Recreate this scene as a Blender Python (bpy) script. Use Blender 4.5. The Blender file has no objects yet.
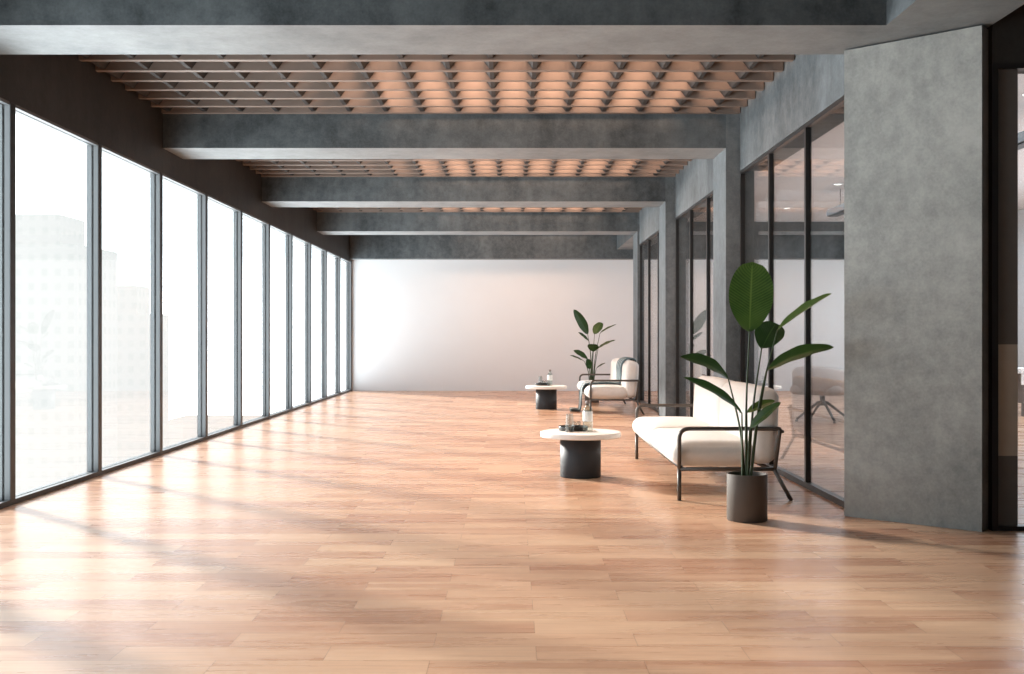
import bpy, bmesh, math, random
from mathutils import Vector, Matrix
random.seed(7)
C = bpy.context.scene.collection
F = 1080.0                      # focal length in pixels of the 1024 wide frame
EYE = 1.3

# ------------------------------------------------------------------ helpers
def link(o, parent=None):
    C.objects.link(o)
    if parent is not None: o.parent = parent
    return o
def obj(name, bm, mat=None, parent=None, smooth=False, bevel=0):
    me = bpy.data.meshes.new(name)
    bmesh.ops.recalc_face_normals(bm, faces=bm.faces[:])
    bm.to_mesh(me); bm.free()
    if smooth:
        for p in me.polygons: p.use_smooth = True
    if mat: me.materials.append(mat)
    o = bpy.data.objects.new(name, me)
    link(o, parent)
    if bevel:
        m = o.modifiers.new('bevel', 'BEVEL'); m.width = bevel; m.segments = 2; m.limit_method = 'ANGLE'
    return o
def empty(name, loc=(0,0,0), rz=0.0):
    o = bpy.data.objects.new(name, None); o.location = loc; o.rotation_euler = (0,0,rz)
    o.empty_display_size = .1
    return link(o)
def tag(o, label, cat, group=None, kind=None):
    o['label'] = label; o['category'] = cat
    if group: o['group'] = group
    if kind: o['kind'] = kind
    return o
def S(o, label, cat):            # setting
    return tag(o, label, cat, None, 'structure')
def box(bm, x0, x1, y0, y1, z0, z1):
    vs = [bm.verts.new((x,y,z)) for x in (x0,x1) for y in (y0,y1) for z in (z0,z1)]
    for f in ((0,1,3,2),(4,6,7,5),(0,4,5,1),(2,3,7,6),(0,2,6,4),(1,5,7,3)):
        bm.faces.new([vs[i] for i in f])
    return bm
def boxes(*bs):
    bm = bmesh.new()
    for b in bs: box(bm, *b)
    return bm
def lathe(prof, n=48, cx=0, cy=0, bm=None):
    bm = bm or bmesh.new(); rings = []
    for r, z in prof:
        if r < 1e-5: rings.append([bm.verts.new((cx,cy,z))])
        else: rings.append([bm.verts.new((cx+r*math.cos(2*math.pi*i/n), cy+r*math.sin(2*math.pi*i/n), z)) for i in range(n)])
    for a, b in zip(rings, rings[1:]):
        if len(a) == 1 and len(b) == 1: continue
        for i in range(n):
            j = (i+1) % n
            if len(a) == 1: bm.faces.new((a[0], b[j], b[i]))
            elif len(b) == 1: bm.faces.new((a[i], a[j], b[0]))
            else: bm.faces.new((a[i], a[j], b[j], b[i]))
    return bm
def catmull(pts, n=8):
    P = [Vector(p) for p in pts]
    if len(P) < 3: return [P[0].lerp(P[-1], i/n) for i in range(n+1)]
    P = [2*P[0]-P[1]] + P + [2*P[-1]-P[-2]]
    out = []
    for i in range(1, len(P)-2):
        a,b,c,d = P[i-1:i+3]
        for k in range(n):
            t = k/n
            out.append(.5*((2*b)+(c-a)*t+(2*a-5*b+4*c-d)*t*t+(3*b-a-3*c+d)*t**3))
    out.append(P[-2]); return out
def tube(bm, pts, r0, r1=None, n=12):
    r1 = r0 if r1 is None else r1
    N = len(pts); rings = []
    ref = Vector((0,1,0))
    for i, p in enumerate(pts):
        p = Vector(p)
        d = (Vector(pts[min(i+1,N-1)]) - Vector(pts[max(i-1,0)])).normalized()
        if abs(d.dot(ref)) > .95: ref = Vector((1,0,0)) if abs(d.x) < .9 else Vector((0,0,1))
        u = d.cross(ref).normalized(); v = d.cross(u).normalized(); ref = (ref - d*ref.dot(d)).normalized()
        r = r0 + (r1-r0)*i/(N-1)
        rings.append([bm.verts.new(p + u*r*math.cos(2*math.pi*k/n) + v*r*math.sin(2*math.pi*k/n)) for k in range(n)])
    for a, b in zip(rings, rings[1:]):
        for k in range(n): bm.faces.new((a[k], a[(k+1)%n], b[(k+1)%n], b[k]))
    bm.faces.new(rings[0]); bm.faces.new(rings[-1][::-1])
    return bm
def rounded_path(pts, rad, n=6):
    """polyline with filleted corners"""
    P = [Vector(p) for p in pts]; out = [P[0]]
    for a, b, c in zip(P, P[1:], P[2:]):
        d0 = (a-b).normalized(); d1 = (c-b).normalized()
        s, e = b+d0*rad, b+d1*rad
        for k in range(n+1):
            t = k/n
            out.append((1-t)**2*s + 2*t*(1-t)*b + t*t*e)
    out.append(P[-1]); return out
def cushion(x0, x1, y0, y1, z0, z1, r=.06, puff=(.01,.02,.02), n=14, lean=0.0):
    """soft box: rounded edges and puffed faces"""
    bm = bmesh.new()
    bmesh.ops.create_cube(bm, size=2)
    bmesh.ops.subdivide_edges(bm, edges=bm.edges[:], cuts=n, use_grid_fill=True)
    h = Vector(((x1-x0)/2, (y1-y0)/2, (z1-z0)/2)); c = Vector(((x0+x1)/2, (y0+y1)/2, (z0+z1)/2))
    for v in bm.verts:
        q = Vector([math.copysign(1-(1-abs(t))**1.6, t) for t in v.co])   # denser rings at the edges
        p = Vector([q[i]*h[i] for i in range(3)])
        inner = Vector([max(-(h[i]-r), min(h[i]-r, p[i])) for i in range(3)])
        d = p - inner
        if d.length > 1e-6: p = inner + d.normalized()*r
        ax = max(range(3), key=lambda i: abs(v.co[i]))
        b = 1
        for i in range(3):
            if i != ax: b *= math.cos(q[i]*math.pi/2)**.6 if abs(q[i]) < 1 else 0
        p[ax] += math.copysign(puff[ax]*b, v.co[ax])
        p.x += lean*(p.z + h.z)
        v.co = c + p
    return bm

# ------------------------------------------------------------------ materials
def M(name):
    m = bpy.data.materials.new(name); m.use_nodes = True
    nt = m.node_tree; nt.nodes.clear()
    out = nt.nodes.new('ShaderNodeOutputMaterial')
    return m, nt, out
def N(nt, kind, **kw):
    n = nt.nodes.new(kind)
    for k, v in kw.items(): setattr(n, k, v)
    return n
def L(nt, a, b): nt.links.new(a, b)
def ramp(nt, stops, interp='LINEAR'):
    n = nt.nodes.new('ShaderNodeValToRGB'); cr = n.color_ramp; cr.interpolation = interp
    while len(cr.elements) < len(stops): cr.elements.new(.5)
    for e, (p, c) in zip(cr.elements, stops):
        e.position = p; e.color = (c[0],c[1],c[2],1) if not isinstance(c, (int,float)) else (c,c,c,1)
    return n
def coords(nt, scale=(1,1,1)):
    g = N(nt, 'ShaderNodeNewGeometry'); mp = N(nt, 'ShaderNodeMapping')
    mp.inputs['Scale'].default_value = scale
    L(nt, g.outputs['Position'], mp.inputs['Vector'])
    return mp.outputs['Vector']
def objcoords(nt, scale=(1,1,1)):
    g = N(nt, 'ShaderNodeTexCoord'); mp = N(nt, 'ShaderNodeMapping')
    mp.inputs['Scale'].default_value = scale
    L(nt, g.outputs['Object'], mp.inputs['Vector'])
    return mp.outputs['Vector']
def noise(nt, vec, scale, detail=4, rough=.55, dist=0):
    n = N(nt, 'ShaderNodeTexNoise'); n.inputs['Scale'].default_value = scale
    n.inputs['Detail'].default_value = detail; n.inputs['Roughness'].default_value = rough
    n.inputs['Distortion'].default_value = dist
    L(nt, vec, n.inputs['Vector']); return n.outputs['Fac']
def simple(name, col, rough=.5, metal=0, spec=.5, var=.06, scale=8, bump=0, bscale=120, sheen=0):
    m, nt, out = M(name)
    p = N(nt, 'ShaderNodeBsdfPrincipled')
    v = objcoords(nt)
    f = noise(nt, v, scale)
    r = ramp(nt, [(.25, tuple(c*(1-var) for c in col)), (.75, tuple(min(1,c*(1+var)) for c in col))])
    L(nt, f, r.inputs['Fac']); L(nt, r.outputs['Color'], p.inputs['Base Color'])
    p.inputs['Roughness'].default_value = rough; p.inputs['Metallic'].default_value = metal
    p.inputs['Specular IOR Level'].default_value = spec
    if sheen: p.inputs['Sheen Weight'].default_value = sheen
    if bump:
        b = N(nt, 'ShaderNodeBump'); b.inputs['Strength'].default_value = bump; b.inputs['Distance'].default_value = .002
        L(nt, noise(nt, v, bscale, 3), b.inputs['Height']); L(nt, b.outputs['Normal'], p.inputs['Normal'])
    L(nt, p.outputs['BSDF'], out.inputs['Surface'])
    return m
def concrete(name, dark, light, big=.55, streak=(2.2,2.2,.35)):
    m, nt, out = M(name)
    p = N(nt, 'ShaderNodeBsdfPrincipled')
    v = coords(nt)
    a = noise(nt, v, big, 6, .62, .6)
    b = noise(nt, coords(nt, streak), 1.0, 5, .6)
    c = noise(nt, v, 9, 5, .7)
    d = noise(nt, v, 55, 3, .6)
    def mix(x, y, f):
        n = N(nt, 'ShaderNodeMix'); n.data_type = 'FLOAT'; n.inputs[0].default_value = f
        L(nt, x, n.inputs[2]); L(nt, y, n.inputs[3]); return n.outputs[0]
    h = mix(mix(mix(a, b, .42), c, .26), d, .10)
    r = ramp(nt, [(.40, dark), (.5, tuple((x+y)/2 for x, y in zip(dark, light))), (.60, light)])
    L(nt, h, r.inputs['Fac'])
    # rare pale trowel specks
    sp = ramp(nt, [(.70, 0), (.78, .5)]); L(nt, noise(nt, v, 4.5, 8, .75, 1.5), sp.inputs['Fac'])
    mx = N(nt, 'ShaderNodeMix'); mx.data_type = 'RGBA'
    L(nt, sp.outputs['Color'], mx.inputs[0]); L(nt, r.outputs['Color'], mx.inputs[6])
    mx.inputs[7].default_value = tuple(min(1, x*1.5) for x in light) + (1,)
    L(nt, mx.outputs[2], p.inputs['Base Color'])
    p.inputs['Roughness'].default_value = .55; p.inputs['Specular IOR Level'].default_value = .35
    bp = N(nt, 'ShaderNodeBump'); bp.inputs['Strength'].default_value = .25; bp.inputs['Distance'].default_value = .01
    L(nt, c, bp.inputs['Height']); L(nt, bp.outputs['Normal'], p.inputs['Normal'])
    L(nt, p.outputs['BSDF'], out.inputs['Surface'])
    return m
def glass(name, tint=(1,1,1), ior=1.5, rough=0.0):
    m, nt, out = M(name)
    # Schlick reflectance, the same from either side of the sheet
    lw = N(nt, 'ShaderNodeLayerWeight'); lw.inputs['Blend'].default_value = .5
    pw = N(nt, 'ShaderNodeMath', operation='POWER'); L(nt, lw.outputs['Facing'], pw.inputs[0]); pw.inputs[1].default_value = 5
    f0 = ((ior-1)/(ior+1))**2
    fr = N(nt, 'ShaderNodeMath', operation='MULTIPLY_ADD'); L(nt, pw.outputs[0], fr.inputs[0])
    fr.inputs[1].default_value = 1-f0; fr.inputs[2].default_value = f0
    t = N(nt, 'ShaderNodeBsdfTransparent'); t.inputs['Color'].default_value = tint + (1,)
    g = N(nt, 'ShaderNodeBsdfGlossy'); g.inputs['Roughness'].default_value = rough
    mx = N(nt, 'ShaderNodeMixShader')
    L(nt, fr.outputs[0], mx.inputs[0]); L(nt, t.outputs[0], mx.inputs[1]); L(nt, g.outputs[0], mx.inputs[2])
    L(nt, mx.outputs[0], out.inputs['Surface'])
    return m
def emit(name, col, s):
    m, nt, out = M(name)
    e = N(nt, 'ShaderNodeEmission'); e.inputs['Color'].default_value = col + (1,); e.inputs['Strength'].default_value = s
    L(nt, e.outputs[0], out.inputs['Surface']); return m
def floor_mat():
    m, nt, out = M('oak_planks')
    p = N(nt, 'ShaderNodeBsdfPrincipled')
    g = N(nt, 'ShaderNodeNewGeometry')
    mp = N(nt, 'ShaderNodeMapping'); mp.inputs['Location'].default_value = (.33+8.6, .06, 0)
    L(nt, g.outputs['Position'], mp.inputs['Vector'])
    def brick(c1, c2, cm, ms):
        b = N(nt, 'ShaderNodeTexBrick'); b.offset = .5; b.offset_frequency = 2; b.squash = 1
        b.inputs['Color1'].default_value = c1; b.inputs['Color2'].default_value = c2; b.inputs['Mortar'].default_value = cm
        b.inputs['Scale'].default_value = 1; b.inputs['Mortar Size'].default_value = ms
        b.inputs['Brick Width'].default_value = .86; b.inputs['Row Height'].default_value = .2
        b.inputs['Mortar Smooth'].default_value = .1; b.inputs['Bias'].default_value = 0
        L(nt, mp.outputs['Vector'], b.inputs['Vector']); return b
    rnd = brick((0,0,0,1), (1,1,1,1), (.5,.5,.5,1), 0)            # one random grey per plank
    seam = brick((0,0,0,1), (0,0,0,1), (1,1,1,1), .0022)
    # shift the grain per plank so that it does not run across seams
    sep = N(nt, 'ShaderNodeSeparateXYZ'); L(nt, g.outputs['Position'], sep.inputs[0])
    mul = N(nt, 'ShaderNodeMath', operation='MULTIPLY'); mul.inputs[1].default_value = 37.0
    L(nt, rnd.outputs['Color'], mul.inputs[0])
    ax = N(nt, 'ShaderNodeMath', operation='ADD'); L(nt, sep.outputs[0], ax.inputs[0]); L(nt, mul.outputs[0], ax.inputs[1])
    cmb = N(nt, 'ShaderNodeCombineXYZ'); L(nt, ax.outputs[0], cmb.inputs[0]); L(nt, sep.outputs[1], cmb.inputs[1]); L(nt, mul.outputs[0], cmb.inputs[2])
    def sc(s):
        q = N(nt, 'ShaderNodeMapping'); q.inputs['Scale'].default_value = s; L(nt, cmb.outputs[0], q.inputs['Vector']); return q.outputs['Vector']
    wide = noise(nt, sc((.9, 9, 1)), 1.0, 4, .6, .5)
    fine = noise(nt, sc((3, 90, 1)), 1.0, 4, .65)
    base = ramp(nt, [(0, (.345,.162,.098)), (.3, (.43,.235,.148)), (.55, (.52,.318,.207)), (1, (.59,.393,.26))])
    mix1 = N(nt, 'ShaderNodeMix'); mix1.data_type = 'FLOAT'; mix1.inputs[0].default_value = .5
    L(nt, rnd.outputs['Color'], mix1.inputs[2])
    st = ramp(nt, [(.28, 0), (.72, 1)]); L(nt, wide, st.inputs['Fac']); L(nt, st.outputs['Color'], mix1.inputs[3])
    L(nt, mix1.outputs[0], base.inputs['Fac'])
    fr = ramp(nt, [(.3, (.80,.78,.76)), (.6, (1.04,1.04,1.04))]); L(nt, fine, fr.inputs['Fac'])
    mm = N(nt, 'ShaderNodeMix'); mm.data_type = 'RGBA'; mm.blend_type = 'MULTIPLY'; mm.inputs[0].default_value = .75
    L(nt, base.outputs['Color'], mm.inputs[6]); L(nt, fr.outputs['Color'], mm.inputs[7])
    m2 = N(nt, 'ShaderNodeMix'); m2.data_type = 'RGBA'
    sf = N(nt, 'ShaderNodeMath', operation='MULTIPLY'); sf.inputs[1].default_value = .45
    L(nt, seam.outputs['Color'], sf.inputs[0]); L(nt, sf.outputs[0], m2.inputs[0])
    L(nt, mm.outputs[2], m2.inputs[6]); m2.inputs[7].default_value = (.16,.08,.045,1)
    L(nt, m2.outputs[2], p.inputs['Base Color'])
    rr = ramp(nt, [(.3, .24), (.7, .34)]); L(nt, wide, rr.inputs['Fac']); L(nt, rr.outputs['Color'], p.inputs['Roughness'])
    p.inputs['Specular IOR Level'].default_value = .38
    bp = N(nt, 'ShaderNodeBump'); bp.inputs['Strength'].default_value = .12; bp.inputs['Distance'].default_value = .002
    L(nt, fine, bp.inputs['Height']); L(nt, bp.outputs['Normal'], p.inputs['Normal'])
    L(nt, p.outputs['BSDF'], out.inputs['Surface'])
    return m
def leaf_mat(name, c0, c1):
    m, nt, out = M(name)
    p = N(nt, 'ShaderNodeBsdfPrincipled')
    uv = N(nt, 'ShaderNodeUVMap'); uv.uv_map = 'UVMap'
    sep = N(nt, 'ShaderNodeSeparateXYZ'); L(nt, uv.outputs[0], sep.inputs[0])
    # herringbone veins: waves along u + |v|
    ab = N(nt, 'ShaderNodeMath', operation='ABSOLUTE'); L(nt, sep.outputs[1], ab.inputs[0])
    ma = N(nt, 'ShaderNodeMath', operation='MULTIPLY_ADD'); L(nt, ab.outputs[0], ma.inputs[0]); ma.inputs[1].default_value = -.18; L(nt, sep.outputs[0], ma.inputs[2])
    ms = N(nt, 'ShaderNodeMath', operation='MULTIPLY'); L(nt, ma.outputs[0], ms.inputs[0]); ms.inputs[1].default_value = 150
    sn = N(nt, 'ShaderNodeMath', operation='SINE'); L(nt, ms.outputs[0], sn.inputs[0])
    mr = N(nt, 'ShaderNodeMapRange'); L(nt, sn.outputs[0], mr.inputs[0]); mr.inputs[1].default_value = -1
    n0 = noise(nt, objcoords(nt), 6, 3)
    mx0 = N(nt, 'ShaderNodeMix'); mx0.data_type = 'FLOAT'; mx0.inputs[0].default_value = .72
    L(nt, mr.outputs[0], mx0.inputs[2]); L(nt, n0, mx0.inputs[3])
    r = ramp(nt, [(.3, c0), (.75, c1)]); L(nt, mx0.outputs[0], r.inputs['Fac'])
    rib = ramp(nt, [(0, 1), (.06, 0)]); L(nt, ab.outputs[0], rib.inputs['Fac'])
    mx = N(nt, 'ShaderNodeMix'); mx.data_type = 'RGBA'; L(nt, rib.outputs['Color'], mx.inputs[0])
    L(nt, r.outputs['Color'], mx.inputs[6]); mx.inputs[7].default_value = (c1[0]*1.7, c1[1]*1.5, c1[2]*1.6, 1)
    L(nt, mx.outputs[2], p.inputs['Base Color']); p.inputs['Roughness'].default_value = .38
    tr = N(nt, 'ShaderNodeBsdfTranslucent'); L(nt, mx.outputs[2], tr.inputs['Color'])
    ms2 = N(nt, 'ShaderNodeMixShader'); ms2.inputs[0].default_value = .38
    L(nt, p.outputs[0], ms2.inputs[1]); L(nt, tr.outputs[0], ms2.inputs[2])
    L(nt, ms2.outputs[0], out.inputs['Surface'])
    return m
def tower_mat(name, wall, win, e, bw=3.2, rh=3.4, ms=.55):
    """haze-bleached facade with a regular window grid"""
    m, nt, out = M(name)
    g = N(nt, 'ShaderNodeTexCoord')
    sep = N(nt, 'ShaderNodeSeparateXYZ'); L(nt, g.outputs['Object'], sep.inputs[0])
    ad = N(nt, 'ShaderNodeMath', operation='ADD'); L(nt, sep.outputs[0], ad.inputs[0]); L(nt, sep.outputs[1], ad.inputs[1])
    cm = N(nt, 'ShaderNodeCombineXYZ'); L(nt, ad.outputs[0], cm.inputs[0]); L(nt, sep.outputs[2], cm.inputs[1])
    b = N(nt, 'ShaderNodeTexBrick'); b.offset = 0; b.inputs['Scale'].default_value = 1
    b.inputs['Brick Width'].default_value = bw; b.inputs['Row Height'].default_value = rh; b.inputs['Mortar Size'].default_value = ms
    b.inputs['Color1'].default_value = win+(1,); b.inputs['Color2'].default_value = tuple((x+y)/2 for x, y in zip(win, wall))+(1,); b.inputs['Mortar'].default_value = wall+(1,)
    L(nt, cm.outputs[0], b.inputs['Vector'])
    em = N(nt, 'ShaderNodeEmission'); em.inputs['Strength'].default_value = e; L(nt, b.outputs['Color'], em.inputs['Color'])  # emission stands in for the aerial haze over the facade
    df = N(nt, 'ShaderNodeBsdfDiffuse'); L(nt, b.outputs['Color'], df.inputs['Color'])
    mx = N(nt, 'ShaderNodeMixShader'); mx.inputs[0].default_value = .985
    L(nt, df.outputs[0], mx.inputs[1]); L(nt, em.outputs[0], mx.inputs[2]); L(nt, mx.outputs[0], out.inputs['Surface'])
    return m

MC = concrete('grey_concrete', (.056,.068,.075), (.178,.202,.214))
MCS = concrete('slab_concrete', (.18,.192,.188), (.40,.412,.395), big=.9, streak=(1.6,1.6,.5))
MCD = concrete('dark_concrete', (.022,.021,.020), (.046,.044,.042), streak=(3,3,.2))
MCB = concrete('beam_concrete_shaded', (.032,.040,.045), (.128,.15,.162))  # darker copy of the concrete: shade on beam faces put into the colour
MCU = concrete('beam_concrete_lit', (.14,.158,.166), (.25,.275,.285))  # paler copy: window light on the undersides put into the colour
MCL = concrete('pale_concrete', (.42,.44,.45), (.58,.60,.61))
MWALL = simple('white_plaster', (.66,.675,.69), .7, spec=.2, var=.015, scale=1.5)
MOFFC = simple('white_ceiling_paint', (.82,.80,.79), .8, spec=.1, var=.01, scale=1)
MFLOOR = floor_mat()
MSLAT = simple('brown_slat', (.185,.145,.122), .6, var=.12, scale=4)
MCROSS = simple('dark_slat', (.014,.0125,.012), .7, var=.12, scale=4)
MFRAME = simple('grey_anodised_frame', (.13,.142,.15), .45, var=.03)
MBLACK = simple('black_frame', (.013,.0125,.0125), .4, var=.1)
MGASK = simple('black_gasket', (.006,.006,.006), .6)
MGL = glass('window_glass', (.985,.995,.99), 1.3)
MGI = glass('partition_glass', (.91,.93,.94), 1.75)
MFAB = simple('cream_boucle', (.70,.685,.655), .85, spec=.15, var=.03, scale=30, bump=.5, bscale=260, sheen=.15)
MTUBE = simple('brown_grey_tube', (.07,.061,.053), .45, metal=.1, var=.1)
MTOP = simple('white_table_top', (.80,.78,.74), .45, var=.03, scale=12)
MDRUM = simple('charcoal_drum', (.032,.035,.04), .55, spec=.25, var=.05)
MPOT = simple('taupe_pot', (.105,.091,.08), .6, spec=.2, var=.05)
MSOIL = simple('soil', (.02,.015,.01), .9, var=.4, scale=60, bump=1)
MSTEM = simple('green_stem', (.028,.055,.016), .45, var=.2)
MLEAF = leaf_mat('leaf_green', (.022,.062,.012), (.065,.135,.028))
MLEAFD = leaf_mat('leaf_deep_green', (.012,.038,.010), (.03,.075,.018))
MLEAFP = leaf_mat('leaf_pale_green', (.06,.125,.025), (.15,.24,.06))
MBLUE = simple('blue_grey_wool', (.21,.285,.30), .9, spec=.1, var=.2, scale=40, bump=.6, bscale=220)
def wool():
    m, nt, out = M('wool_fold_shade'); p = N(nt, 'ShaderNodeBsdfPrincipled'); v = objcoords(nt)  # stripes paint the shadow bands between the throw's folds
    sp = N(nt, 'ShaderNodeSeparateXYZ'); L(nt, v, sp.inputs[0])
    a = N(nt, 'ShaderNodeMath', operation='MULTIPLY_ADD'); L(nt, sp.outputs[1], a.inputs[0]); a.inputs[1].default_value = 26; a.inputs[2].default_value = 1.2
    b = N(nt, 'ShaderNodeMath', operation='SINE'); L(nt, a.outputs[0], b.inputs[0])
    r = ramp(nt, [(.3, (.10,.14,.155)), (.55, (.24,.30,.31)), (.8, (.52,.56,.56))]); mr = N(nt, 'ShaderNodeMapRange'); mr.inputs[1].default_value = -1
    L(nt, b.outputs[0], mr.inputs[0]); L(nt, mr.outputs[0], r.inputs['Fac']); L(nt, r.outputs['Color'], p.inputs['Base Color'])
    p.inputs['Roughness'].default_value = .9; p.inputs['Specular IOR Level'].default_value = .1
    L(nt, p.outputs[0], out.inputs['Surface']); return m
MBLUE = wool()
MTRAY = simple('black_tray', (.012,.012,.013), .35)
MDRINK = glass('drinking_glass', (.86,.88,.88), 1.5)
MBOT = glass('bottle_glass', (.90,.93,.92), 1.5)
MLABEL = simple('pale_bottle_label', (.75,.77,.76), .5)
MDARKLIQ = simple('dark_drink', (.03,.025,.022), .2)
MCORK = simple('grey_stopper', (.16,.13,.12), .4)
MCHAIR = simple('taupe_upholstery', (.36,.31,.285), .8, var=.08, scale=6)
MALU = simple('grey_metal_base', (.10,.10,.105), .35, metal=.6)
MDESK = simple('white_desk', (.82,.82,.81), .4, var=.01)
MDESKD = simple('grey_desk_panel', (.16,.14,.13), .5)
MTAN = simple('tan_light_patch', (.5,.45,.385), .5, var=.05)
MJAMB = simple('grey_jamb', (.14,.135,.13), .5, var=.06)
MLAMP = emit('lamp_diffuser', (1,.96,.9), 6)

# ------------------------------------------------------------------ room dimensions
XL, XG, XC, XCR = -3.866, 2.53, 2.366, 2.68     # window line, glazing line, column faces
D = [7.24+4.705*i for i in range(5)]             # beam fronts; D[4] is the end wall
BD = .75; ZB = 3.39; ZH = 3.137; ZS = 3.766; ZC = 4.45; YE = D[4]; YB = -2.0; XR = 11.0; ZO = 4.05

S(obj('floor', boxes((-4.02, XR, YB-.2, YE+.2, -.2, 0)), MFLOOR), 'glossy reddish oak plank floor of the whole hall', 'floor')
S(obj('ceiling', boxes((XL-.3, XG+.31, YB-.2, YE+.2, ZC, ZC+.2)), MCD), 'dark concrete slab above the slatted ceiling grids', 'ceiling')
S(obj('ceiling', boxes((XG+.31, XR, YB-.2, YE+.2, ZO, ZO+.3)), MOFFC), 'white plaster ceiling of the office behind the glass', 'ceiling')
S(obj('wall_end', boxes((-4.02, XR, YE, YE+.2, 0, ZC)), MWALL), 'plain white wall closing the far end of the hall', 'wall')
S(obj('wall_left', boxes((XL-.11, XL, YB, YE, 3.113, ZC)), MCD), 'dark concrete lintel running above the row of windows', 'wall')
S(obj('wall_back', boxes((-4.02, XR, YB-.2, YB, 0, ZC)), MWALL), 'plain white wall behind the viewer', 'wall')
S(obj('wall_right', boxes((XR, XR+.2, YB, YE, 0, ZC)), MWALL), 'plain white far side wall of the office', 'wall')

# beams and columns
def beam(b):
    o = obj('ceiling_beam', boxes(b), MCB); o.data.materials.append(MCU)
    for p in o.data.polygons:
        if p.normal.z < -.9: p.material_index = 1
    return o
BN = ['nearest concrete ceiling beam along the top of the photo', 'second concrete ceiling beam, behind the nearest slatted bay',
      'third concrete ceiling beam, two bays before the white wall', 'fourth concrete ceiling beam, last one before the white wall']
for i in range(4):
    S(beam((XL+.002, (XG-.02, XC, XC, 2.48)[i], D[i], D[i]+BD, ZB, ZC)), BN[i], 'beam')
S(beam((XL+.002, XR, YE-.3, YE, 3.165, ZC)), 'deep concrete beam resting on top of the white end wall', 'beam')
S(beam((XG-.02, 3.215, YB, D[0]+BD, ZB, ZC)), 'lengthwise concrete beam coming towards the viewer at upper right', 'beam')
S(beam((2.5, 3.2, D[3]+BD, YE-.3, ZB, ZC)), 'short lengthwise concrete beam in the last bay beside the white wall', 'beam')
CN = ['nearest square concrete column beside the white sofa', 'middle square concrete column between two glazed bays', 'farthest square concrete column near the white wall']
for i in range(1, 4):
    S(obj('column', boxes((XC if i < 3 else 2.48, XCR, D[i], D[i]+BD, 0, ZC)), MC), CN[i-1], 'column')
# concrete lintels above the interior glazing
for i, w in enumerate(('nearest', 'middle', 'farthest')):
    S(obj('wall_right', boxes((XG-.01, XG+.3, D[i]+BD, D[i+1], ZH, ZC)), MC), 'concrete lintel above the %s interior glazed bay' % w, 'wall')
S(obj('wall_right', boxes((3.6, 3.8, YB, D[0]-.01, 0, ZC)), MCD), 'added dark light-blocking side wall beside the viewer, outside the photo', 'wall')  # added out of view to darken the slab's right side
# slanted concrete slab in place of the first column
A, B = Vector((2.412, 7.84)), Vector((3.133, 7.20)); t = Vector((.657,.754))*.155
bm = bmesh.new()
q = [A, B, B+t, A+t]
lo = [bm.verts.new((p.x,p.y,0)) for p in q]; hi = [bm.verts.new((p.x,p.y,ZB-.012)) for p in q]
bm.faces.new(lo); bm.faces.new(hi)
for k in range(4): bm.faces.new((lo[k], lo[(k+1)%4], hi[(k+1)%4], hi[k]))
S(obj('wall_slanted', bm, MCS), 'tall slanted slab of raw grey concrete at the right of the photo', 'wall')
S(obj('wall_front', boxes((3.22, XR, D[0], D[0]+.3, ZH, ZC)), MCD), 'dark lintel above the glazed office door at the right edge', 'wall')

# ------------------------------------------------------------------ slatted ceilings
def grid(i, y0, y1, label):
    root = empty('ceiling_grid', (0, 0, ZS)); S(root, label, 'ceiling')
    h, th = .17, .066
    ys = [(D[i+1] if i < 3 else y1) - .036]
    y = (D[i+1] if i < 3 else y1) - .3845
    while y > y0 + .06: ys.append(y); y -= .3845
    for y in ys:
        obj('slat', boxes((XL+.01, XG-.02, y-th/2, y+th/2, 0, h)), MSLAT, root)
    x = -3.781
    while x < XG-.07:
        bm = bmesh.new()                       # wedge-shaped: narrow underneath, wider above
        sec = [(-.02,.014),(.02,.014),(.08,.095),(.08,h-.004),(-.08,h-.004),(-.08,.095)]
        a = [bm.verts.new((x+u,y0,v)) for u, v in sec]; b = [bm.verts.new((x+u,y1,v)) for u, v in sec]
        bm.faces.new(a); bm.faces.new(b)
        for q in range(6): bm.faces.new((a[q], a[(q+1)%6], b[(q+1)%6], b[q]))
        obj('cross_slat', bm, MCROSS, root); x += .399
    lt = bpy.data.lights.new('ceiling_glow', 'AREA'); lt.shape = 'RECTANGLE'; lt.size = 3.2; lt.size_y = (y1-y0)*.5
    lt.energy = GLOW*(y1-y0)/4; lt.color = (1,.62,.42)
    lo_ = bpy.data.objects.new('ceiling_glow', lt); lo_.location = (.2, y0+(y1-y0)*.62, ZC-.03); link(lo_)
GLOW = 330
grid(0, D[0]+BD, D[1], 'brown slatted ceiling grid in the nearest bay')
grid(1, D[1]+BD, D[2], 'brown slatted ceiling grid in the second bay')
grid(2, D[2]+BD, D[3], 'brown slatted ceiling grid in the third bay')
grid(3, D[3]+BD, YE-.3, 'brown slatted ceiling grid in the last bay before the white wall')
# closed ceiling over the viewer
S(obj('ceiling', boxes((XL, XG-.02, YB, D[0], ZS+.1, ZS+.2)), MC), 'concrete ceiling over the viewer', 'ceiling')

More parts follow.
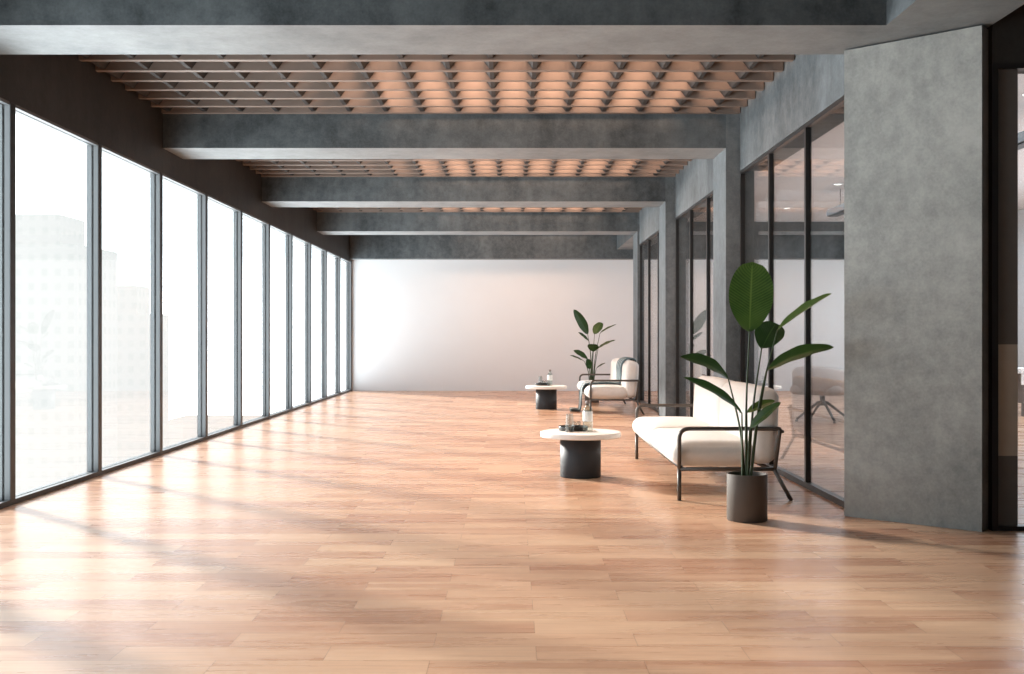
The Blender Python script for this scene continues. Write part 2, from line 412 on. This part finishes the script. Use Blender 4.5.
# ------------------------------------------------------------------ exterior windows
ORD = ['first','second','third','fourth','fifth','sixth','seventh','eighth','ninth','tenth','eleventh','twelfth','thirteenth','fourteenth','fifteenth']
SP = 1.772; E0 = 8.41; X1 = XL-.046; X2 = XL-.065; X3 = XL-.11; MW = .085; n = 0
for k in range(10, -3, -1):
    e = min(E0+SP*k, YE); y0 = E0+SP*(k-1); n += 1
    root = empty('window_%d' % n, (XL, y0, 0))
    S(root, '%s floor-to-ceiling window counted from the white end wall' % ORD[n-1], 'window')
    dx, dy = -XL, -y0
    def sh(b): return (b[0]+dx, b[1]+dx, b[2]+dy, b[3]+dy, b[4], b[5])
    rz, hz = .04, 3.09
    obj('frame', boxes(*map(sh, [(X1, XL-.006, e-MW, e, 0, 3.112), (X3, X2, e-MW, e, 0, 3.112),
        (X1, XL-.006, y0, e-MW, 0, rz), (X3, X2, y0, e-MW, 0, rz), (X1, XL-.006, y0, e-MW, hz, 3.112), (X3, X2, y0, e-MW, hz, 3.112)])), MFRAME, root)
    obj('shaded_face_strip', boxes(*map(sh, [(XL-.006, XL, e-MW, e, 0, 3.112), (XL-.006, XL, y0, e-MW, 0, rz)])), MBLACK, root)  # same metal as the frame; shade on its inner face painted black
    obj('gasket', boxes(*map(sh, [(X2, X1, e-MW+.004, e-.004, 0, 3.112), (X2, X1, y0, e-MW, 0, rz-.004), (X2, X1, y0, e-MW, hz+.004, 3.112)])), MGASK, root)
    xm = (X1+X2)/2
    obj('pane', boxes(sh((xm-.004, xm+.004, y0, e-MW+.004, rz-.004, hz+.004))), MGL, root)
S(obj('wall_left', boxes((XL-.11, XL, YB, E0-3*SP, 0, 3.113)), MC), 'added light-blocking concrete wall beside the viewer, outside the photo', 'wall')  # added over unseen windows to keep light off the beam fronts
S(obj('eave', boxes((-4.22, XL-.112, YB, YE, 3.15, 3.5)), MCL), 'pale concrete eave seen through the tops of the windows', 'eave')

# ------------------------------------------------------------------ interior glazing
def partition(n, i, label):
    y0, y1 = D[i]+BD, D[i+1]
    root = empty('window_%d' % n, (XG, y0, 0)); S(root, label, 'glazed partition')
    L_ = y1-y0; w = L_/3
    obj('bottom_rail', boxes((-.005, .055, 0, L_, 0, .05)), MBLACK, root)
    obj('head_rail', boxes((-.005, .055, 0, L_, ZH-.035, ZH-.001)), MBLACK, root)
    for k in range(4):
        c = k*w
        a, b = max(0, c-.024), min(L_, c+.024)
        if k in (0, 3): a, b = (0, .03) if k == 0 else (L_-.03, L_)
        obj('mullion', boxes((-.005, .045, a, b, .05, ZH-.035)), MBLACK, root)
    for k in range(3):
        obj('pane', boxes((.016, .026, k*w+.02, (k+1)*w-.02, .045, ZH-.03)), MGI, root)
partition(14, 0, 'nearest interior glazed partition, behind the white sofa')
partition(15, 1, 'middle interior glazed partition between two concrete columns')
partition(16, 2, 'farthest interior glazed partition, behind the draped sofa')
# glazed office front at the right edge (faces the viewer)
root = empty('door_1', (3.2, D[0], 0)); S(root, 'black framed glazed office door at the right edge of the photo', 'door')
obj('frame', boxes((.02, .06, .0, .08, 0, ZH), (.06, 1.5, 0, .08, ZH-.035, ZH), (.06, 1.5, 0, .08, 0, .03), (1.46, 1.5, 0, .08, .03, ZH-.035)), MBLACK, root)
obj('jamb', boxes((.06, .205, .03, .3, 0.03, .50), (.06, .205, .03, .3, 1.25, ZH-.035)), MJAMB, root)
obj('jamb_light_patch', boxes((.06, .205, .03, .3, .50, 1.25)), MTAN, root)  # tan colour stands in for light on this stretch of the jamb
obj('pane', boxes((.205, 1.46, .05, .06, .03, ZH-.035)), MGI, root)
S(obj('wall_front', boxes((4.7, XR, D[0], D[0]+.3, 0, ZH)), MWALL), 'white wall beside the office door, outside the photo', 'wall')

# ------------------------------------------------------------------ coffee tables and what stands on them
def coffee_table(x, y, label):
    r = empty('coffee_table', (x, y, 0)); tag(r, label, 'table', 'round drum coffee tables')
    return r
TAB1 = (.639, 10.077); TAB2 = (.62, 19.53)
t1 = coffee_table(*TAB1, 'round white coffee table on a charcoal drum base in front of the nearer sofa')
obj('table_top', lathe([(0,.369),(.366,.369),(.3735,.374),(.3746,.38),(.3746,.408),(.3735,.415),(.368,.418),(0,.418)], 72), MTOP, t1)
obj('base', lathe([(0,0),(.188,0),(.19,.003),(.19,.369),(0,.369)], 56), MDRUM, t1)
for o in list(C.objects):
    if o.parent == t1:
        for p in o.data.polygons: p.use_smooth = abs(p.normal.z) < .9
def copy_tree(o, parent=None):
    c = o.copy(); C.objects.link(c); c.parent = parent
    for ch in list(o.children): copy_tree(ch, c)
    return c
t2 = copy_tree(t1); t2.location = (*TAB2, 0); t2['label'] = 'round white coffee table on a charcoal drum base near the far white wall'

ZT = .418
def tabletop_set(tx, ty, which):
    far = which == 'far'
    wt = 'far' if far else 'nearer'
    tr = obj('serving_tray', lathe([(0,.004),(.125,.004),(.135,.038),(.140,.040),(.143,.036),(.133,0),(0,0)], 48), MTRAY, None, True)
    tr.location = (tx-.06, ty+.14, ZT); tag(tr, 'shallow round black tray on the %s coffee table' % wt, 'tray', 'black trays')
    zt = ZT + .005
    g1 = empty('drinking_glass', (tx-.104, ty-.05 if not far else ty+.10, zt if far else ZT+.001))
    tag(g1, ('tall tapered glass on the far coffee table' if far else 'tall tapered glass with dark drink at front of the nearer tray'), 'glass', 'drinking glasses')
    obj('vessel', lathe([(0,0),(.036,0),(.041,.006),(.0395,.07),(.031,.16),(.030,.168),(.0285,.167),(.0295,.158),(.0375,.07),(.0385,.012),(0,.010)], 32), MDRINK, g1, True)
    obj('drink', lathe([(0,.011),(.037,.013),(.0365,.05),(0,.05)], 32), MDARKLIQ, g1)
    g2 = empty('drinking_glass', (tx-.03, ty+.10, zt))
    tag(g2, 'short tumbler with dark drink behind the bottle on the %s table' % wt, 'glass', 'drinking glasses')
    obj('vessel', lathe([(0,0),(.034,0),(.037,.004),(.038,.085),(.036,.085),(.035,.01),(0,.009)], 32), MDRINK, g2, True)
    obj('drink', lathe([(0,.010),(.0345,.011),(.0348,.045),(0,.045)], 32), MDARKLIQ, g2)
    b = empty('water_bottle', (tx+.065, ty-.05 if not far else ty-.02, ZT+.001))
    tag(b, 'clear glass bottle with a stopper on the %s coffee table' % wt, 'bottle', 'clear bottles')
    obj('bottle_body', lathe([(0,0),(.043,0),(.0455,.006),(.0455,.20),(.041,.222),(.024,.238),(.020,.245),(.020,.262),(.017,.262),(.017,.245),(.021,.235),(.038,.218),(.0425,.198),(.0425,.01),(0,.008)], 36), MBOT, b, True)
    obj('bottle_label', lathe([(.0462,.10),(.0466,.101),(.0466,.192),(.0462,.193)], 36), MLABEL, b, True)
    obj('stopper', lathe([(0,.25),(.0165,.25),(.0165,.263),(.022,.268),(.024,.278),(.020,.29),(0,.294)], 24), MCORK, b, True)
tabletop_set(*TAB1, 'near'); tabletop_set(*TAB2, 'far')

# ------------------------------------------------------------------ sofas (local x: 0 = front legs, +x = back; local y along its length)
SL = 2.925
def make_sofa():
    r = empty('sofa', (0,0,0)); R = .0165
    for y in (0, SL):
        # front leg + arm + rear upright are one bent tube, split at the seat frame
        obj('leg', tube(bmesh.new(), [(0,y,0),(0,y,.25)], R), MTUBE, r, True)
        obj('arm_frame', tube(bmesh.new(), rounded_path([(0,y,.25),(0,y,.571),(.802,y,.571),(.755,y,.25)], .085, 8)[:-1][:10] +
            rounded_path([(.085,y,.571),(.802,y,.571),(.76,y,.25)], .014, 4), R), MTUBE, r, True)
        obj('leg', tube(bmesh.new(), [(.752,y,.25),(.89,y,.0)], R), MTUBE, r, True)
    bm = bmesh.new()
    for y in (0, SL): tube(bm, [(0,y,.25),(.76,y,.25)], R)
    tube(bm, [(.03,0,.25),(.03,SL,.25)], R); tube(bm, [(.72,0,.25),(.72,SL,.25)], R)
    tube(bm, [(.03,SL/2,.25),(.72,SL/2,.25)], R)
    obj('seat_frame', bm, MTUBE, r, True)
    bm = bmesh.new(); tube(bm, [(.822,0,.548),(.822,SL,.548)], R*.8)
    obj('back_rail', bm, MTUBE, r, True)
    h = SL/2
    for a, b in ((.022, h+.004), (h-.004, SL-.022)):
        obj('seat_cushion', cushion(-.052, .645, a, b, .268, .452, .088, (.012,.004,.028), lean=-.02), MFAB, r, True)
        obj('back_cushion', cushion(.575, .79, a, b, .285, .885, .085, (.012,.004,.012), lean=.05), MFAB, r, True)
    return r
sofa = make_sofa(); sofa.location = (1.33, 8.586, 0)
tag(sofa, 'long cream sofa with dark tube frame beside the nearest potted plant', 'sofa', 'cream tube frame sofas')
sofa2 = copy_tree(sofa); sofa2.location = (1.315, 18.05, 0)
sofa2['label'] = 'cream sofa with a blue-grey throw, near the far white wall'

# throw over the far sofa
def throw():
    # (x, z) profile in sofa coordinates: from behind the back, over the top, across the seat, down to the floor
    prof = [(.85,.62),(.845,.75),(.835,.88),(.79,.912),(.70,.912),(.62,.87),(.585,.76),(.585,.62),(.565,.515),(.50,.494),(.35,.497),(.15,.494),(0,.488),(-.06,.46),(-.095,.38),(-.105,.25),(-.11,.12),(-.125,.03),(-.17,.018),(-.24,.02),(-.30,.014)]
    P = catmull([(x,0,z) for x, z in prof], 4); nn = len(P); W = 25
    bm = bmesh.new(); rows = []
    for i, p in enumerate(P):
        t = i/(nn-1)
        yc = 1.0 - .1*t + .05*math.sin(5*t)
        w = 1.0 - .5*min(1, t*1.3)
        d = (P[min(i+1,nn-1)]-P[max(i-1,0)]).normalized(); nrm = Vector((d.z,0,-d.x))
        if nrm.z < 0 and .25 < t < .7: nrm = -nrm
        row = []
        for j in range(W):
            s = j/(W-1)-.5
            fold = .013*(1+math.sin(s*44+3*t)) * min(1, .4+1.2*abs(math.sin(3*t+1)))
            q = p + Vector((0, yc+s*w, 0)) + Vector((-abs(d.z), 0, abs(d.x)))*fold
            if t > .9: q.z = max(.012, p.z+fold*1.6); q.y += .05*math.sin(9*s+14*t)
            row.append(bm.verts.new(q))
        rows.append(row)
    for a, b in zip(rows, rows[1:]):
        for j in range(W-1): bm.faces.new((a[j], a[j+1], b[j+1], b[j]))
    o = obj('throw_blanket', bm, MBLUE, None, True)
    m = o.modifiers.new('thick', 'SOLIDIFY'); m.thickness = .008; m.offset = 0
    o.location = sofa2.location
    return o
tag(throw(), 'blue-grey wool throw draped over the far sofa down to the floor', 'blanket')

# ------------------------------------------------------------------ plants
def leaf(parent, base, tip, w, nrm, mat, droop=.0, fold=.12, prof=(.5, 1.0)):
    """blade from base to tip, full width w, nrm = facing of the upper side, droop = arch along it"""
    B_, T_ = Vector(base), Vector(tip); d = (T_-B_); Ln = d.length; d.normalize()
    nv = Vector(nrm); nv = (nv - d*nv.dot(d)).normalized(); sd = d.cross(nv)
    bm = bmesh.new(); uvl = bm.loops.layers.uv.new('UVMap'); rows = []; NU, NV = 22, 10
    a, ex = prof
    for i in range(NU+1):
        u = i/NU
        # widest at u = a, rounded near the stem and pointed at the tip
        ww = (math.sin(math.pi*.5*(u/a))**.62 if u < a else max(0, math.cos(math.pi*.5*((u-a)/(1-a))))**(.62*ex))*w/2
        c = B_ + d*(Ln*u) + nv*(droop*Ln*(4*u*(1-u)))
        row = []
        for j in range(NV+1):
            v = (j/NV-.5)*2
            off = nv*(fold*ww*(abs(v)**1.4) + .02*w*math.sin(u*17+v*2)*abs(v))
            row.append((bm.verts.new(c + sd*ww*v + off), (u*Ln/.5, v)))
        rows.append(row)
    for p, q in zip(rows, rows[1:]):
        for j in range(NV):
            f = bm.faces.new((p[j][0], p[j+1][0], q[j+1][0], q[j][0]))
            for lp, k in zip(f.loops, (p[j], p[j+1], q[j+1], q[j])): lp[uvl].uv = k[1]
    bmesh.ops.remove_doubles(bm, verts=bm.verts[:], dist=1e-5)
    return obj('leaf', bm, mat, parent, True)
def plant(loc, label, stems):
    r = empty('potted_plant', loc); tag(r, label, 'plant', 'potted leafy plants')
    obj('pot', lathe([(0,0),(.138,0),(.142,.004),(.1425,.3275),(.141,.330),(.134,.330),(.1325,.326),(.1325,.27),(0,.27)], 56), MPOT, r, True)
    obj('soil', lathe([(0,.285),(.07,.282),(.13,.274)], 32), MSOIL, r, True)
    for s in stems:
        base, tip, w, nrm, mat, kw = s
        k = dict(kw); root = k.pop('root', None); mid = k.pop('mid', None)
        b = Vector(base); rt = Vector(root) if root else Vector((b.x*.16, b.y*.16, .27))
        if mid is None: mid = rt.lerp(b, .55) - Vector((b.x, b.y, 0))*.16
        pts = catmull([rt, mid, b], 10)
        pts.append(pts[-1] + (Vector(tip)-b).normalized()*.02)
        obj('stem', tube(bmesh.new(), pts, .011, .0045, 8), MSTEM, r, True)
        leaf(r, base, tip, w, nrm, mat, **k)
    return r
cam_ = (-.2,-1,.05)
plant((1.671, 7.68, 0), 'potted banana-leaf plant in a taupe pot in front of the nearer sofa', [
    ((.018,.0,1.335), (.050,.05,1.838), .315, (-.12,-1,.12), MLEAF, dict(droop=-.03, fold=.10, prof=(.54,.66), root=(-.005,0,.27), mid=(-.005,.0,.8))),
    ((.118,.06,1.215), (.255,.20,1.400), .21, (-.25,-1,.45), MLEAFD, dict(droop=.06, fold=.25, prof=(.5,.8), root=(.01,.02,.27))),
    ((.206,-.03,1.345), (.556,-.16,1.602), .125, (-.55,-.25,.85), MLEAFP, dict(droop=.015, fold=.45, root=(.02,-.01,.27), mid=(.09,.0,.83))),
    ((.142,.0,1.062), (.590,-.10,1.228), .15, (-.2,-.55,.85), MLEAF, dict(droop=.075, fold=.3, root=(.025,.0,.27), mid=(.07,0,.65))),
    ((-.132,.0,1.002), (-.486,-.05,1.158), .14, (.25,-.62,.75), MLEAFD, dict(droop=.10, fold=.3, root=(-.02,0,.27), mid=(-.045,0,.62))),
    ((-.045,-.04,.762), (-.480,-.16,1.018), .105, (.25,-.62,.75), MLEAFD, dict(droop=.07, fold=.3, root=(-.03,0,.27), mid=(-.035,-.01,.5))),
    ((.012,-.03,.650), (.212,-.12,.842), .085, (-.45,-.7,.6), MLEAF, dict(droop=.04, fold=.3, root=(.0,-.02,.27), mid=(.005,-.02,.45))),
    ((.005,.03,.760), (.205,.02,.845), .085, (-.35,-.6,.75), MLEAFP, dict(droop=.04, fold=.3, root=(.01,.02,.27), mid=(.005,.02,.5))),
])
k2 = 21.5/1080
def P2(px, py, dy=0.0): return ((px-592)*k2, dy, EYE-(py-337)*k2)
plant((1.59, 21.5, 0), 'potted banana-leaf plant behind the far sofa against the white wall', [
    (P2(587.8,334.3,-.02), P2(573.5,309.6,-.1), .20, (.3,-1,.2), MLEAFD, dict(droop=.04, fold=.2, prof=(.45,.9), root=(-.01,0,.27), mid=(-.02,0,.9))),
    (P2(594.6,334.3), P2(602,322.4,.12), .20, (-.5,-1,.35), MLEAF, dict(droop=.04, fold=.15, prof=(.5,.7), root=(.01,.01,.27), mid=(.02,0,.85))),
    (P2(600,333.5), P2(617,324.4,.1), .14, (-.4,-.12,.9), MLEAF, dict(droop=.02, fold=.3, root=(.02,.01,.27), mid=(.06,0,.85))),
    (P2(589.2,341.2), P2(578,332.3,-.1), .11, (.4,-.6,.75), MLEAFD, dict(droop=.04, root=(-.02,.01,.27), mid=(-.02,0,.8))),
    (P2(592.6,351.6,-.05), P2(592.4,344.0,-.28), .225, (0,-.75,.6), MLEAFD, dict(droop=.05, prof=(.5,.7), root=(0,-.01,.27), mid=(.0,0,.75))),
    (P2(598.2,348.4), P2(615.6,340.1,.05), .15, (-.35,-.28,.9), MLEAF, dict(droop=.05, root=(.03,0,.27), mid=(.06,0,.7))),
    (P2(587.8,358.8), P2(573.2,350.5,-.1), .15, (.35,-.8,.7), MLEAFD, dict(droop=.06, root=(-.03,0,.27), mid=(-.04,0,.6))),
    (P2(584.6,361.4), P2(569.5,355.2,-.15), .11, (.3,-.35,.9), MLEAFD, dict(droop=.03, root=(-.04,-.01,.27), mid=(-.07,0,.6))),
    (P2(590.6,368.4,-.06), P2(585.6,359.4,-.2), .17, (.2,-.9,.5), MLEAFD, dict(droop=.04, prof=(.5,.8), root=(-.02,-.03,.27), mid=(-.01,-.04,.5))),
    (P2(596.4,368.3), P2(605.2,363,-.05), .11, (-.3,-.25,.9), MLEAFD, dict(droop=.03, root=(.03,-.02,.27), mid=(.05,0,.5))),
])

# ------------------------------------------------------------------ office behind the glass
def office_chair(loc, rz, label):
    r = empty('swivel_chair', loc, rz); tag(r, label, 'chair', 'swivel chairs in the office')
    obj('seat', cushion(-.40, .40, -.36, .36, .42, .56, .07, (.01,.01,.02)), MCHAIR, r, True)
    # wrap-around back: thick arc
    bm = bmesh.new(); rows = []
    for i in range(25):
        a = math.radians(-20 + 220*i/24)
        hgt = .72 + .14*math.sin(math.radians(180*i/24))
        ring = []
        for (ro, z) in ((.40,.44),(.455,.50),(.46,hgt-.05),(.43,hgt),(.395,hgt-.03),(.385,.5)):
            ring.append(bm.verts.new((ro*math.cos(a), ro*.92*math.sin(a), z)))
        rows.append(ring)
    for p, q in zip(rows, rows[1:]):
        for j in range(6): bm.faces.new((p[j], p[(j+1)%6], q[(j+1)%6], q[j]))
    bm.faces.new(rows[0]); bm.faces.new(rows[-1])
    obj('backrest', bm, MCHAIR, r, True)
    obj('pedestal', tube(bmesh.new(), [(0,0,.24),(0,0,.43)], .035, .045), MALU, r, True)
    for k in range(4):
        a = math.pi/4 + k*math.pi/2
        ca, sa = math.cos(a), math.sin(a)
        lg = obj('leg', tube(bmesh.new(), [(0,0,.30),(.08*ca,.08*sa,.285),(.42*ca,.42*sa,.035)], .028, .018), MALU, r, True)
        obj('glide', lathe([(0,0),(.022,0),(.022,.02),(0,.028)], 16, .42*ca, .42*sa), MALU, lg, True)
    return r
office_chair((4.80, 16.7, 0), 2.5, 'taupe swivel chair with star base seen through the nearest glass, left one')
office_chair((5.78, 17.2, 0), 2.0, 'taupe swivel chair partly hidden by the slanted concrete slab')
d = empty('office_desk', (8.3, 17.6, 0)); tag(d, 'white office desk seen through the glass door at the right edge', 'desk')
obj('desk_top', boxes((0,2.4,0,1.0,.70,.78)), MDESK, d, bevel=.006)
obj('apron', boxes((.01,2.39,.01,.03,.52,.70)), MDESK, d)
for x in (.06, 2.24):
    for y in (.05, .87): obj('leg', boxes((x,x+.1,y,y+.08,0,.70)), MDESKD, d)
obj('side_panel', boxes((.17,.2,.15,.85,.2,.70)), MDESKD, d)
lf = empty('linear_pendant', (6.0, 11.0, 3.55)); tag(lf, 'long dark linear lamp hanging below the white office ceiling', 'lamp')
obj('housing', boxes((0,.22,0,9.6,.05,.17)), MBLACK, lf); obj('diffuser', boxes((.03,.19,.05,9.55,.035,.05)), MBLACK, lf)
for y in (.5, 4.8, 9.1): obj('cable', tube(bmesh.new(), [(.11,y,.17),(.11,y,ZO-3.55)], .006), MBLACK, lf)
DL = []
for k, y in enumerate((12.2, 15.8, 19.4, 23.0)):
    dl = empty('downlight', (5.85, y, ZO)); DL.append(dl)
    tag(dl, 'round recessed ceiling lamp, %s from the white end wall in the office' % ORD[3-k], 'lamp', 'office ceiling downlights')
    obj('trim_ring', lathe([(.075,-.001),(.10,-.001),(.10,-.012),(.08,-.014),(.075,-.008)], 32), MDESK, dl, True)
    obj('lens', lathe([(0,-.006),(.075,-.006)], 32), MLAMP, dl)
def area(name, loc, sx, sy, e, col=(1,1,1), rot=(0,0,0)):
    lt = bpy.data.lights.new(name, 'AREA'); lt.shape = 'RECTANGLE'; lt.size = sx; lt.size_y = sy; lt.energy = e; lt.color = col
    o = bpy.data.objects.new(name, lt); o.location = loc; o.rotation_euler = rot; return link(o)
OFF = 330
area('office_light', (7.6, 14.5, ZO-.3), 4.5, 6, OFF, (.84,.92,1))
area('office_light', (7.2, 20.5, ZO-.3), 5.5, 5, OFF*.8, (.84,.92,1))
area('office_ceiling_fill', (7.2, 15.0, 2.6), 6, 12, OFF*.45, (.84,.92,1), (math.pi,0,0))  # added fill brightening the office ceiling, no fixture at this height

# ------------------------------------------------------------------ pale towers outside
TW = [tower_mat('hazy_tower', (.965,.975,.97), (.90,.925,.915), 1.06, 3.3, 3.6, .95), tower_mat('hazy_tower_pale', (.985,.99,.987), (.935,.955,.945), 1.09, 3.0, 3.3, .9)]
def tower(x, y, w, dpt, top, mat, label, cap=True):
    x, y, w, dpt, top = 3*x, 3*y, 3*w, 3*dpt, EYE+3*(top-EYE)
    t_ = empty('tower_block', (x, y, -60)); tag(t_, label, 'building', 'hazy towers outside')
    obj('facade', boxes((-w/2, w/2, -dpt/2, dpt/2, 0, 60+top)), mat, t_)
    if cap: obj('roof_plant', boxes((-w*.3, w*.25, -dpt*.3, dpt*.3, 60+top, 60+top+8)), mat, t_)
tower(-40.5, 94, 9, 9, 9.0, TW[0], 'tallest faint white tower seen through the first full window')
tower(-37, 104, 6, 6, 3.5, TW[0], 'slim faint tower to the right of the tallest one')
tower(-52, 140, 8, 8, -6.0, TW[1], 'lower faint block seen through the second window')
tower(-46, 127, 12, 8, -9.0, TW[1], 'wide low faint block seen through the third window')
tower(-49, 88, 7, 8, -1.0, TW[1], 'faint block at the left edge of the view outside', False)
tower(-40, 150, 14, 12, -10.0, TW[1], 'farthest low faint block seen through the middle windows', False)

# ------------------------------------------------------------------ light
w = bpy.data.worlds.new('hazy_sky'); bpy.context.scene.world = w; w.use_nodes = True
nt = w.node_tree; nt.nodes.clear()
tc = N(nt, 'ShaderNodeTexCoord'); sp = N(nt, 'ShaderNodeSeparateXYZ'); L(nt, tc.outputs['Generated'], sp.inputs[0])
cr = ramp(nt, [(0, (.90,.96,1)), (.46, (.90,.96,1)), (.54, (.33,.36,.385)), (1, (.27,.315,.36))])
mr = N(nt, 'ShaderNodeMapRange'); mr.inputs[1].default_value = -1; L(nt, sp.outputs[2], mr.inputs[0]); L(nt, mr.outputs[0], cr.inputs['Fac'])
bg = N(nt, 'ShaderNodeBackground'); bg.inputs['Strength'].default_value = 8.2
L(nt, cr.outputs['Color'], bg.inputs['Color'])
wo = N(nt, 'ShaderNodeOutputWorld'); L(nt, bg.outputs[0], wo.inputs['Surface'])
sl = bpy.data.lights.new('sun', 'SUN'); sl.energy = 12.5; sl.angle = math.radians(6); sl.color = (1,.95,.89)
so = bpy.data.objects.new('sun', sl); link(so)
el = math.radians(18)
so.rotation_euler = Vector((.707*math.cos(el), -.707*math.cos(el), -math.sin(el))).to_track_quat('-Z','Y').to_euler()
so.location = (-30, 40, 15)
po = area('window_portal', (XL-.5, (2.8+YE)/2, 1.56), YE-2.8+1, 3.6, 1, rot=(0, -math.pi/2, 0))
po.rotation_euler = Vector((1,0,0)).to_track_quat('-Z','Y').to_euler()
po.data.cycles.is_portal = True

# ------------------------------------------------------------------ camera
cd = bpy.data.cameras.new('camera'); cam = bpy.data.objects.new('camera', cd); link(cam)
cd.sensor_width = 36; cd.sensor_fit = 'HORIZONTAL'; cd.lens = 36*F/1024
cam.location = (0,0,EYE); cam.rotation_euler = (math.pi/2,0,0)
cd.clip_end = 1500
sc = bpy.context.scene; sc.camera = cam
sc.view_settings.view_transform = 'Standard'; sc.view_settings.look = 'None'; sc.view_settings.exposure = 0.08; sc.view_settings.gamma = 1.0
sc.cycles.use_denoising = True; sc.cycles.max_bounces = 10; sc.cycles.diffuse_bounces = 6; sc.cycles.transparent_max_bounces = 24
sc.cycles.sample_clamp_indirect = 6; sc.cycles.caustics_reflective = False
